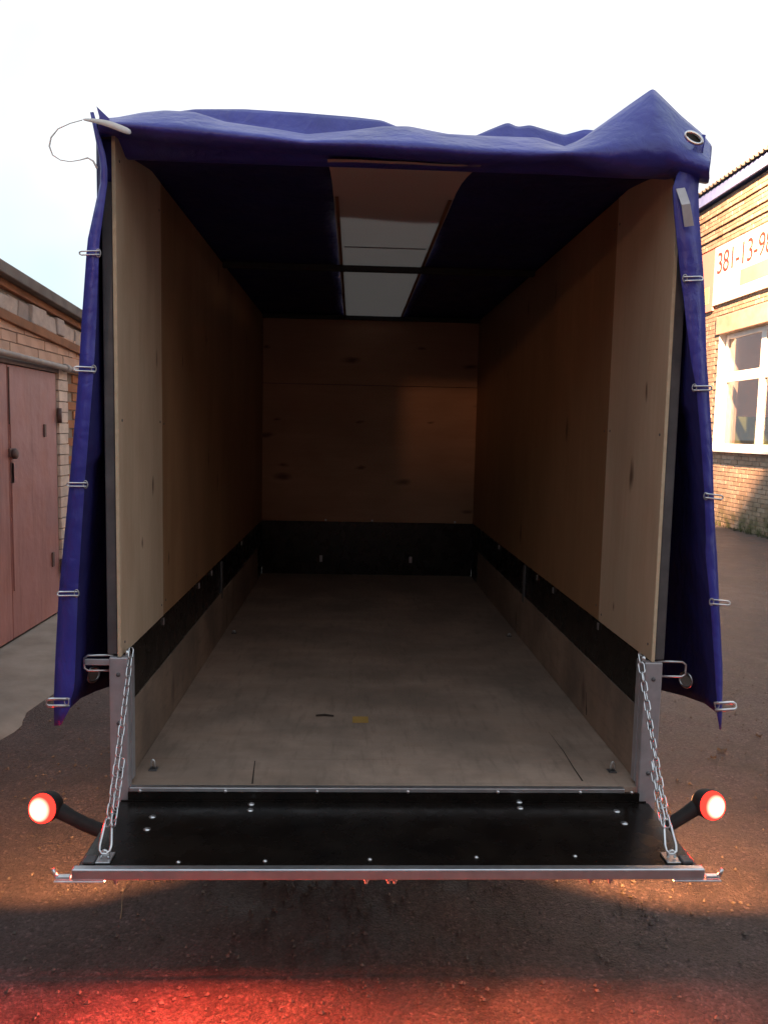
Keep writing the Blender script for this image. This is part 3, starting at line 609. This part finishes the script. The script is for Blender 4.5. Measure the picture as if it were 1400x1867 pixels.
# back curtain, thrown over the roof: nose hanging at the back, folds behind it
LOW = [(178, 250), (215, 247), (300, 264), (420, 272), (520, 277), (605, 284), (730, 292), (860, 303), (950, 301), (1035, 300), (1100, 318), (1170, 326), (1225, 322), (1250, 328), (1295, 338)]
MIDP = [(178, 222), (215, 222), (260, 224), (330, 228), (420, 238), (500, 248), (560, 258), (640, 256), (760, 262), (860, 270), (950, 276), (1035, 274), (1100, 268), (1170, 264), (1215, 262), (1240, 276), (1295, 300)]
FRONT = [(178, 216), (215, 213), (260, 204), (300, 200), (355, 203), (410, 221), (500, 234), (560, 244), (640, 237), (700, 229), (745, 229), (815, 243), (890, 247), (980, 250), (1035, 268), (1060, 252), (1110, 214), (1150, 184), (1190, 155), (1215, 180), (1240, 206), (1280, 241), (1295, 261)]
BACK = [(178, 216), (215, 213), (260, 200), (320, 193), (420, 193), (540, 200), (640, 208), (700, 215), (740, 230), (815, 242), (885, 246), (920, 232), (955, 219), (975, 228), (1000, 224), (1040, 235), (1070, 243), (1110, 232), (1150, 236), (1190, 232), (1240, 240), (1295, 262)]
rows = []
for i in range(150):
    px = 178 + (1295-178)*i/149
    peak = max(0, 1-abs(px-1190)/140)
    yl = interp(LOW, px); ym = interp(MIDP, px); yf = interp(FRONT, px); yb = interp(BACK, px)
    a0 = ony(px, yl-5, 0.03); a1 = ony(px, yl, -0.03); a2 = ony(px, ym, -0.085); a3 = ony(px, yf, 0.085-0.03*peak)
    dy = 0.22
    a5 = ony(px, yb, dy); x = a1.x
    zf_ = a3.z; zb = a5.z
    base = RZ+0.014
    n1 = 0.006*fnoise(x*9, 1, 2)
    zk = zf_+0.004 if peak < 0.02 else (zf_+0.004)*(1-min(1, peak*3))+(RZ-0.03)*min(1, peak*3)
    row = [(x, 0.14, rz(0.14)+0.002), (x, 0.10, rz(0.10)-0.015), (x, 0.03+n1, a0.z), (x, -0.03+n1, a1.z), (a2.x, -0.078+n1, a2.z*0.6+a1.z*0.4), (a2.x, -0.085+n1, a2.z), (a3.x, 0.072-0.03*peak, zf_-0.004), (a3.x, 0.088-0.03*peak, zf_),
           (x, 0.125+0.02*peak, zk), (x, 0.195, min(zb-0.012, zk)), (x, 0.215, zb-0.003), (x, 0.24, zb), (x, 0.30, max(rz(0.30)+0.016, zb-0.03)),
           (x, 0.44, rz(0.44)+0.022+0.012*fnoise(x*5, 2, 1)), (x, 0.70, base+0.006*fnoise(x*4, 5, 2)), (x, 0.93+0.02*math.sin(x*9)-0.05*abs(x), base)]
    rows.append(row)
bc = MB().grid(rows).build('back_curtain', TARP, P, True, subd=1, solid=0.0018)
# right-hand corner return of the curtain
e = ony(1268, 248, -0.085)
ring = [(e.x+0.021*math.cos(a)*0.95+0.0*math.sin(a), -0.074-0.006*math.cos(a), e.z+0.0125*math.sin(a)-0.010*math.cos(a)) for a in [2*math.pi*k/20 for k in range(20)]]
ey = MB().tube(ring, 0.0045, 8, True).build('eyelet', ZINC, bc, True)
MB().add([(p[0], -0.073, p[2]) for p in ring], [tuple(range(20))]).build('eyelet_opening', RUBBER, ey)
# flat galvanised keeper plate under the right corner
a = ony(1240, 343, -0.062); b_ = ony(1250, 372, -0.075); c2 = ony(1256, 412, -0.066); wv = Vector((0.0115, 0, 0.002))
MB().grid([[a-wv, a+wv], [b_-wv, b_+wv], [c2-wv*1.1, c2+wv*1.1]]).build('keeper_plate', GALV, P, solid=0.003)
MB().box((-0.790, 0.0, RZ-0.16), (-0.752, 0.03, RZ-0.05)).build('corner_shade_block', TARPIN, P, bevel=0.008)  # added dark block standing in for the shaded gap by the post
# left corner: pointed flap tip, white strap and a thin cord loop standing out from it
q = [ony(176, 193, -0.03), ony(181, 212, -0.03), ony(200, 216, -0.03), ony(183, 240, -0.03)]
MB().add(q, [(0, 1, 3, 2)]).build('flap_tip', TARP, P, solid=0.002)
pts = [ony(px, py, y) for (px, py, y) in ((150, 217, -0.06), (172, 219, -0.085), (200, 225, -0.098), (224, 235, -0.100), (240, 241, -0.085))]
hv = Vector((0, 0, 0.0085))
MB().grid([[p-hv*k, p+hv*k] for p, k in zip(pts, (0.35, 0.6, 1, 1, 0.9))]).build('webbing_strap', WHITEWEB, P, True, solid=0.002, subd=1)
pts = [ony(px, py, -0.05) for (px, py) in ((150, 218), (128, 224), (106, 234), (93, 250), (90, 266), (96, 282), (110, 291), (128, 294), (146, 291), (160, 287), (170, 293), (177, 306))]
MB().tube(pts, [0.0012, 0.0012, 0.0014, 0.002, 0.0022, 0.0018, 0.0013, 0.0011, 0.0012, 0.002, 0.0026, 0.003], 6).build('cord_loop', WHITEWEB, P, True)

# ------------------------------------------------------------------ little things lying about
p = onz(657, 1313, ZF)
tag(MB().box((p.x-0.028, p.y-0.03, ZF+0.0006), (p.x+0.028, p.y+0.03, ZF+0.0022)).build('paper_scrap', PAPERM, bevel=0.0005), 'small yellow paper scrap lying on the trailer floor', 'paper')
p = onz(592, 1307, ZF)
tag(MB().tube([(p.x-0.032, p.y, ZF+0.004), (p.x, p.y+0.004, ZF+0.005), (p.x+0.032, p.y-0.002, ZF+0.004)], [0.003, 0.0042, 0.003], 6).build('twig', TWIGM, smooth=True), 'short dark splinter of wood on the trailer floor', 'twig')
p = onz(222, 1668, 0)
tag(MB().tube([p+Vector((-0.01, 0.13, 0.05)), p+Vector((-0.015, 0.06, 0.035)), p+Vector((0, 0, 0.012)), p+Vector((0.004, -0.03, 0.004))], [0.001, 0.0018, 0.002, 0.003], 5).build('dry_stalk', STRAWM, smooth=True), 'thin dry grass stalk on the asphalt below the tailgate corner', 'stalk')
for (px, py, sc) in ((1315, 1372, 1.0), (1382, 1345, 0.7), (1300, 1385, 0.6)):
    p = onz(px, py, 0); a = random.uniform(0, 3)
    rr = [(math.cos(k*math.pi/4+a), math.sin(k*math.pi/4+a)) for k in range(8)]
    vv = [(p.x+0.030*sc*(1.2 if k % 2 else 0.7)*cx, p.y+0.022*sc*cy, 0.008+0.010*(k % 2)) for k, (cx, cy) in enumerate(rr)] + [(p.x, p.y, 0.004)]
    tag(MB().add(vv, [(k, (k+1) % 8, 8) for k in range(8)]).build('dead_leaf', LEAFM, solid=0.001), {1.0: 'largest curled dead leaf on the asphalt beside the trailer', 0.7: 'lone curled dead leaf on open asphalt towards the brick building', 0.6: 'small curled dead leaf lying close to the largest leaf'}[sc], 'leaf', 'dead leaves beside the trailer')

# ------------------------------------------------------------------ GARAGE on the left
GX = -2.54
G = thing('garage', (GX-2.5, 5, 0), 'low garage with mauve steel gate, grey pipe and limewashed block frieze', 'garage')
def gz(base, y): return base - 0.06*(y-3.45)                     # the roof line falls slightly along the row
wallm = MB()
wallm.box((GX-0.30, 4.49, 0.0), (GX-0.014, 14.0, 2.32)); wallm.box((GX-0.30, -3.0, 2.04), (GX-0.014, 4.49, 2.32)); wallm.box((GX-0.30, -3.0, 0), (GX-0.014, 1.55, 2.04))
wallm.box((GX-5, 13.7, 0), (GX-0.30, 14.0, 2.5)); wallm.box((GX-5, -3, 0), (GX-0.30, -2.7, 2.6)); wallm.box((GX-5, -2.7, 0), (GX-4.7, 13.7, 2.5))
gw = wallm.build('wall', MORTAR, G)
def bricks(parent, name, mat, L, H, D, items, rotz=0):
    me = MB().box((-D, -L/2, -H/2), (D*0.0, L/2, H/2)).mesh(name, mat)
    for (x, y, z, sy) in items:
        o = link(name, me, parent, bevel=0); o.location = (x, y, z); o.scale = (1, sy, 1); o.rotation_euler = (random.uniform(-.004, .004), random.uniform(-.01, .01), random.uniform(-.01, .01))
# brick body of the wall right of the gate (orange) and the whitewashed door reveal pillar
items = []
for k in range(29):
    z = 0.04+0.077*k+0.033; off = 0.13 if k % 2 else 0
    for j in range(4):
        items.append((GX+random.uniform(-.003, .003), 4.72+0.13+j*0.26+off, z, 1))
bricks(gw, 'brick', ORANGEBRICK, 0.25, 0.066, 0.014, items[:200])
items = []
for k in range(23):
    z = 0.04+0.088*k+0.04
    items.append((GX+0.008, 4.60, z, 1.0 if k % 2 else 0.9))
bricks(gw, 'brick', WHITEBRICK, 0.21, 0.080, 0.025, items)
items = []
for k in range(3):
    for j in range(16): items.append((GX+random.uniform(-.003, .003), 1.9+j*0.26+(0.13 if k % 2 else 0), 2.14+0.077*k, 1))
bricks(gw, 'brick', PLASTER, 0.25, 0.070, 0.014, items)
# lintel beam, frieze of limewashed blocks, roof
def sloped(y0, y1, za, zb, x0, x1):
    return [(x0, y0, gz(za, y0)), (x1, y0, gz(za, y0)), (x1, y1, gz(za, y1)), (x0, y1, gz(za, y1)), (x0, y0, gz(zb, y0)), (x1, y0, gz(zb, y0)), (x1, y1, gz(zb, y1)), (x0, y1, gz(zb, y1))]
BF = [(0, 3, 2, 1), (4, 5, 6, 7), (0, 1, 5, 4), (1, 2, 6, 5), (2, 3, 7, 6), (3, 0, 4, 7)]
MB().add(sloped(-3, 14, 2.315, 2.385, GX-0.30, GX+0.03), BF).build('lintel', LINTELM, G, bevel=0.006)
MB().add(sloped(-3, 14, 2.386, 2.60, GX-0.30, GX-0.03), BF).build('parapet_core', MORTAR, G)
y = 1.2
while y < 8.5:
    L_ = random.uniform(0.14, 0.30); hh = random.uniform(0.115, 0.15); d = random.uniform(-0.028, 0.012)
    vv = [(a+random.uniform(-.008, .008), b_+random.uniform(-.012, .012), c_z+random.uniform(-.012, .012)) for (a, b_, c_z) in sloped(y, y+L_-0.008, 2.389, 2.389+hh, GX-0.05, GX+0.012+d)]
    MB().add(vv, BF).build('block', BLOCKM, G, bevel=0.010)
    y += L_
MB().add(sloped(-3, 14, 2.545, 2.60, GX-0.30, GX+0.01), BF).build('eaves_board', LINTELM, G, bevel=0.004)
MB().add(sloped(-3.1, 14.1, 2.602, 2.685, GX-5.1, GX+0.075), BF).build('roof', ROOFM, G, bevel=0.008)
# gate: two mauve steel leaves
for (y0, y1, w_) in ((3.555, 4.47, 1), (1.57, 3.545, 2)):
    dl = MB().box((GX-0.04, y0, 0.05), (GX-0.006, y1, 2.02)).build('gate_leaf', DOORM, G, bevel=0.006)
    if w_ == 1:
        MB().box((GX-0.005, y0+0.012, 0.4), (GX+0.004, y0+0.05, 2.0)).build('cover_strip', DOORM, dl, bevel=0.002)
        for z in (0.42, 1.67):
            MB().tube([(GX+0.016, y1+0.01, z-0.05), (GX+0.016, y1+0.01, z+0.07)], 0.018, 10).build('hinge', HINGEM, dl, True)
        for (px, py, h_) in ((82, 785, 0.10), (97, 1020, 0.12)):
            q = onx(px, py, GX); MB().box((GX-0.005, q.y-0.02, q.z-h_/2), (GX+0.006, q.y+0.02, q.z+h_/2)).build('hinge_strap', HINGEM, dl, bevel=0.004)
    else:
        q = onx(22, 825, GX)
        hp = MB().box((GX-0.005, q.y-0.05, q.z-0.03), (GX+0.008, q.y+0.06, q.z+0.03)).build('hasp', HINGEM, dl, bevel=0.004)
        MB().lathe([(0.035, 0.0), (0.035, 0.022), (0.028, 0.028)], (GX+0.009, q.y, q.z-0.01), (1, 0, 0), 18).build('padlock', HINGEM, hp, True)
        MB().box((GX-0.005, q.y-0.022, q.z-0.22), (GX+0.004, q.y+0.018, q.z-0.07)).build('keyhole_flap', HINGEM, hp, bevel=0.003)
        MB().box((GX-0.005, q.y-0.03, 1.15+0.45), (GX+0.003, q.y-0.005, 2.0)).build('seam_bar', HINGEM, dl, bevel=0.001)
# wooden frame head over the gate
MB().box((GX-0.03, 1.55, 2.022), (GX+0.012, 4.50, 2.058)).build('gate_head', HINGEM, G, bevel=0.004)
pipe = MB().tube([(GX+0.055, -3, 2.128+0.02), (GX+0.055, 14, 2.128-0.16)], 0.024, 12).build('pipe', PIPEM, G, True)
for y in (2.2, 4.55, 7.0):
    zc = 2.148-0.18*(y+3)/17
    MB().tube([(GX+0.055, y-0.035, zc), (GX+0.055, y+0.035, zc)], 0.034, 12).build('pipe_collar', PIPEM, pipe, True)
    MB().box((GX-0.01, y-0.012, zc-0.012), (GX+0.05, y+0.012, zc+0.012)).build('pipe_bracket', HINGEM, pipe)

# ------------------------------------------------------------------ BRICK BUILDING on the right
BX = 6.755
B = thing('brick_building', (BX+3, 10, 0), 'brick building with phone number sign, white window and slate roof', 'building')
WY0, WY1, WZ0, WZ1 = 9.05, 12.86, 1.42, 3.56
Y0, Y1, TOPZ = 1.0, 17.0, 6.06
wm = MB(); f = BX+0.012
wm.box((f, Y0, 0), (f+0.35, WY0, TOPZ)); wm.box((f, WY1, 0), (f+0.35, Y1, TOPZ)); wm.box((f, WY0, 0), (f+0.35, WY1, WZ0)); wm.box((f, WY0, WZ1), (f+0.35, WY1, TOPZ))
wm.box((f+0.35, Y0, 0), (f+7, Y0+0.3, TOPZ)); wm.box((f+0.35, Y1-0.3, 0), (f+7, Y1, TOPZ)); wm.box((f+6.7, Y0+0.3, 0), (f+7, Y1-0.3, TOPZ))
bw = wm.build('wall', MORTAR, B)
def corbel(z): return 0.05 if 5.24 < z < 5.40 else 0.09 if 5.40 <= z < 5.56 else 0.13 if 5.56 <= z < 5.74 else 0.17 if z >= 5.74 else 0.0
cands = []
BL, BH = 0.25, 0.066
for k in range(78):
    z = 0.005+0.077*k+BH/2
    if z+BH/2 > TOPZ: break
    off = 0.13 if k % 2 else 0.0
    y = 9.6+off
    while y < 15.2:
        ya, yb_ = y, y+BL
        inwin = WZ0-0.05 < z < WZ1+0.34 and yb_ > WY0-0.12 and ya < WY1+0.10
        if inwin:
            if ya < WY1+0.10 < yb_-0.06 and not (WZ0-0.05 < z < WZ0): ya = WY1+0.012 if z < WZ1 else WY1+0.11
            elif ya < WY1+0.10: y += 0.262; continue
        c = Vector((BX, (ya+yb_)/2, z)); px, py = project(c)
        hidden = 4.12 < z < 5.22                        # behind the sign board
        size = 0 if (px > 1408 or px < 1272 or py < 290 or hidden) else 1.0/(c-CAM).length
        cands.append((size, c, yb_-ya)); y += 0.262
cands.sort(key=lambda q: -q[0])
bm_me = MB().box((0, -BL/2, -BH/2), (0.05, BL/2, BH/2)).mesh('brick', BRICK)
for i, (sz, c, L_) in enumerate(cands[:300]):
    o = link('brick', bm_me, bw); o.location = (BX-corbel(c.z)+random.uniform(-.004, .003), c.y, c.z); o.scale = (1+corbel(c.z)*20, L_/BL*random.uniform(0.97, 1.01), random.uniform(0.94, 1.04))
m = MB()
for (sz, c, L_) in cands[300:]:
    x = BX-corbel(c.z)+random.uniform(-.004, .003); m.box((x, c.y-L_/2, c.z-BH/2), (f+0.03, c.y+L_/2, c.z+BH/2))
tag(m.build('brickwork', BRICK, bw), kind='stuff')
# weeds growing along the wall's foot
wd = MB()
for i in range(420):
    y = random.uniform(9.5, 15.0); x = BX-random.uniform(0.01, 0.16); h_ = random.uniform(0.03, 0.15)*(1 if fnoise(y*3, 1, 2) > -0.1 else 0.4); a = random.uniform(0, 6.28); lx, ly = random.uniform(-.05, .03), random.uniform(-.06, .06)
    dx, dy = 0.006*math.cos(a), 0.006*math.sin(a)
    wd.add([(x-dx, y-dy, -0.005), (x+dx, y+dy, -0.005), (x+lx*0.5+dx*.7, y+ly*0.5+dy*.7, h_*0.6), (x+lx, y+ly, h_), (x+lx*0.5-dx*.7, y+ly*0.5-dy*.7, h_*0.6)], [(0, 1, 2, 4), (4, 2, 3)])
tag(wd.build('weeds', WEEDM), 'short dark weeds growing along the foot of the brick wall', 'weeds', kind='stuff')
# lintel, sill, window
MB().box((BX-0.035, WY0-0.2, WZ1+0.004), (f+0.10, WY1+0.10, WZ1+0.33)).build('window_lintel', PLASTER, B, bevel=0.01)
MB().box((BX-0.10, WY0-0.1, WZ0-0.055), (f+0.17, WY1+0.10, WZ0-0.004)).build('window_sill', WHITEPAINT, B, bevel=0.006)
XF = BX+0.125
jb = MB(); jb.box((BX-0.004, WY1-0.018, WZ0), (XF-0.001, WY1-0.0005, WZ1)); jb.build('window_jamb', WHITEPAINT, B, bevel=0.003)
wf = MB()
wf.box((XF, WY1-0.10-0.02, WZ0), (XF+0.07, WY1-0.02, WZ1-0.001)); wf.box((XF, WY0, WZ1-0.09), (XF+0.07, WY1-0.121, WZ1-0.001)); wf.box((XF, WY0, WZ0), (XF+0.07, WY1-0.121, WZ0+0.10)); wf.box((XF, WY0, WZ0+0.1), (XF+0.07, WY0+0.1, WZ1-0.09))
win = wf.build('window', WHITEPAINT, B, bevel=0.006)
ya, yb_ = onx(1383, 700, XF).y, onx(1392, 700, XF).y
zt0, zt1 = 2.665, 2.85
fullz = (WZ0+0.10, WZ1-0.09)
muls = [(yb_, ya), (yb_-1.06, yb_-0.90)]
for (a, b_) in muls: MB().box((XF-0.004, a, fullz[0]+0.001), (XF+0.066, b_, fullz[1]-0.001)).build('mullion', WHITEPAINT, win, bevel=0.006)
spans = [(ya, WY1-0.121), (yb_-0.90, yb_), (WY0+0.1, yb_-1.06)]
for (a, b_) in spans:
    MB().box((XF+0.002, a+0.001, zt0), (XF+0.064, b_-0.001, zt1)).build('transom', WHITEPAINT, win, bevel=0.006)
    MB().box((XF+0.03, a+0.002, fullz[0]), (XF+0.036, b_-0.002, zt0-0.002)).build('pane', GLASS, win)
    MB().box((XF+0.03, a+0.002, zt1+0.002), (XF+0.036, b_-0.002, fullz[1])).build('pane', GLASS, win)
# room behind the glass, with lamps added to give the panes warm brightness
rm = MB(); x0, x1 = f+0.36, f+3.0
rm.box((x1, WY0-1, 0.6), (x1+0.05, 15.5, 3.9)); rm.box((x0, 15.45, 0.6), (x1, 15.5, 3.9)); rm.box((x0, WY0-1, 3.9), (x1, 15.5, 3.95)); rm.box((x0, WY0-1, 0.55), (x1, 15.5, 0.6)); rm.box((x0, WY0-1, 0.6), (x1, WY0-0.95, 3.9))
rm.build('room', ROOMM, B)
MB().box((x0+0.1, 13.3, 0.6), (x0+1.0, 15.0, 2.05)).build('cabinet', GREENM, B, bevel=0.01)
MB().box((f+0.3505, WY1-0.02, WZ0-0.1), (f+0.40, WY1+0.3, WZ1+0.2)).build('inner_reveal', ROOMM, B)
MB().box((XF+0.071, WY1-0.019, WZ0), (f+0.349, WY1-0.001, WZ1)).build('reveal_lining', WHITEPAINT, B)
for (yy, zz) in ((13.9, 2.6), (12.2, 3.3), (10.2, 3.3)):
    MB().tube([(x0+1.4, yy-0.3, zz), (x0+1.4, yy+0.3, zz)], 0.05, 10).build('pane_glow', PANEGLOW, B, True)
# eaves: soffit, fascia, corrugated slate edge
MB().box((BX-0.30, Y0-0.3, TOPZ+0.001), (f+7.2, Y1+0.3, TOPZ+0.06)).build('soffit', FASCIA, B)
MB().box((BX-0.325, Y0-0.3, TOPZ-0.06), (BX-0.301, Y1+0.3, TOPZ+0.14)).build('fascia', FASCIA, B, bevel=0.003)
rows = []
for i in range(0, 700):
    y = 5.0 + i*0.0165; zz = 0.022*math.sin(2*math.pi*y/0.15)
    rows.append([(BX-0.40, y, TOPZ+0.165+zz), (BX-0.20, y, TOPZ+0.225+zz), (f+3.5, y, TOPZ+1.20+zz)])
MB().grid(rows).build('roof', SLATE, B, True, solid=0.010)
MB().add([(f+3.5, 5, TOPZ+1.19), (f+3.5, 16.5, TOPZ+1.19), (f+7.3, 16.5, TOPZ+0.1), (f+7.3, 5, TOPZ+0.1)], [(0, 1, 2, 3)]).build('back_roof', SLATE, B, solid=0.01)
# sign board: white field with red phone number, yellow block, pink panel beside it
sx = BX-0.055
sg = MB().box((sx, 8.0, 4.13), (sx+0.05, 13.13, 5.21)).build('sign_board', SIGNW, B, bevel=0.004)
MB().box((sx-0.004, 8.2, 4.33), (sx-0.0005, 12.05, 4.60)).build('yellow_panel', SIGNY, sg)
pk = MB().box((sx+0.004, 13.134, 4.05), (sx+0.05, 14.2, 5.21)).build('pink_panel', SIGNP, B, bevel=0.004)
MB().box((sx, 13.30, 4.20), (sx+0.0035, 13.52, 4.52)).build('pale_letter_fragment', SIGNY, pk, bevel=0.03)
cu = bpy.data.curves.new('phone_number', 'FONT'); cu.body = '381-13-98'; cu.size = 0.56; cu.extrude = 0.002; cu.offset = -0.002; cu.space_character = 0.95
tmp = bpy.data.objects.new('tmp_text', cu); C.objects.link(tmp)
me = bpy.data.meshes.new_from_object(tmp); bpy.data.objects.remove(tmp)
me.materials.clear(); me.materials.append(SIGNR)
tx = link('phone_number', me, sg)
tx.matrix_parent_inverse = Matrix.Identity(4)
tx.matrix_local = Matrix(((0, 0, -1, sx-0.004), (-1, 0, 0, 13.02), (0, 1, 0, 4.70), (0, 0, 0, 1))) @ Matrix.Diagonal((0.93, 1.0, 1.0, 1))

# ------------------------------------------------------------------ floodlight on a pole that lights the sign (just above the frame)
FLP = Vector((4.5, 5.6, 6.9))
S = thing('floodlight_pole', (FLP.x+0.2, FLP.y-0.1, 0), 'grey yard pole with sodium floodlight aimed at the brick building', 'light pole')
MB().tube([(FLP.x+0.2, FLP.y-0.1, 0), (FLP.x+0.2, FLP.y-0.1, 7.3)], [0.075, 0.05], 14).build('pole', POLEM, S, True)
aim = (Vector((BX, 12.2, 4.1))-FLP).normalized()
MB().lathe([(0.06, -0.16), (0.15, -0.02), (0.17, 0.0), (0.17, 0.02)], FLP, aim, 20).build('flood_housing', POLEM, S, True)
MB().lathe([(0.155, 0.0), (0.15, 0.008)], FLP + aim*0.021, aim, 20).build('flood_glass', SODIUM, S, True)
fl = bpy.data.lights.new('flood_bulb', 'SPOT'); fl.energy = 36000; fl.color = (1.0, 0.56, 0.31); fl.spot_size = R(50); fl.spot_blend = 0.25; fl.shadow_soft_size = 0.08
flo = bpy.data.objects.new('flood_bulb', fl); C.objects.link(flo); flo.parent = S; flo.matrix_parent_inverse = Matrix.Translation(-Vector(S.location))
flo.location = FLP+aim*0.06; flo.rotation_euler = aim.to_track_quat('-Z', 'Y').to_euler()

# ------------------------------------------------------------------ unseen buildings added behind the photographer (stops the low light near the ground)
K = thing("blocker_row", (0, -14, 0), "long low row with steel doors, added out of view to block low light", "garage")
MB().box((-22, -18, 0), (16, -12.2, 3.05)).build('wall', ORANGEBRICK, K)
MB().box((-22.2, -18.2, 3.051), (16.2, -12.0, 3.20)).build('roof', ROOFM, K, bevel=0.01)
for i in range(10):
    x = -20+i*3.6; MB().box((x, -12.199, 0.02), (x+2.5, -12.14, 2.2)).build('door', DOORM, K, bevel=0.01)
for (x0, x1, nm) in ((-0.9, 13, 'tall brick workshop with flat roof, added out of view to shade the trailer, wider than its neighbour'), (-16, -4.3, 'tall brick workshop with flat roof, added out of view to shade the trailer, beside the low row')):
    Q = thing('blocker', ((x0+x1)/2, -10, 0), nm, 'blocker')  # unseen tall blocks added to darken the inside of the trailer
    MB().box((x0, -10.6, 0), (x1, -9.0, 6.0)).build('wall', ORANGEBRICK, Q)
    MB().box((x0-0.2, -10.8, 6.001), (x1+0.2, -8.8, 6.15)).build('roof', ROOFM, Q, bevel=0.01)
    for k in range(2):
        for i in range(int((x1-x0)/3)):
            x = x0+0.8+i*3; MB().box((x, -8.999, 1.0+2.6*k), (x+1.6, -8.95, 2.5+2.6*k)).build('window', WHITEPAINT, Q)
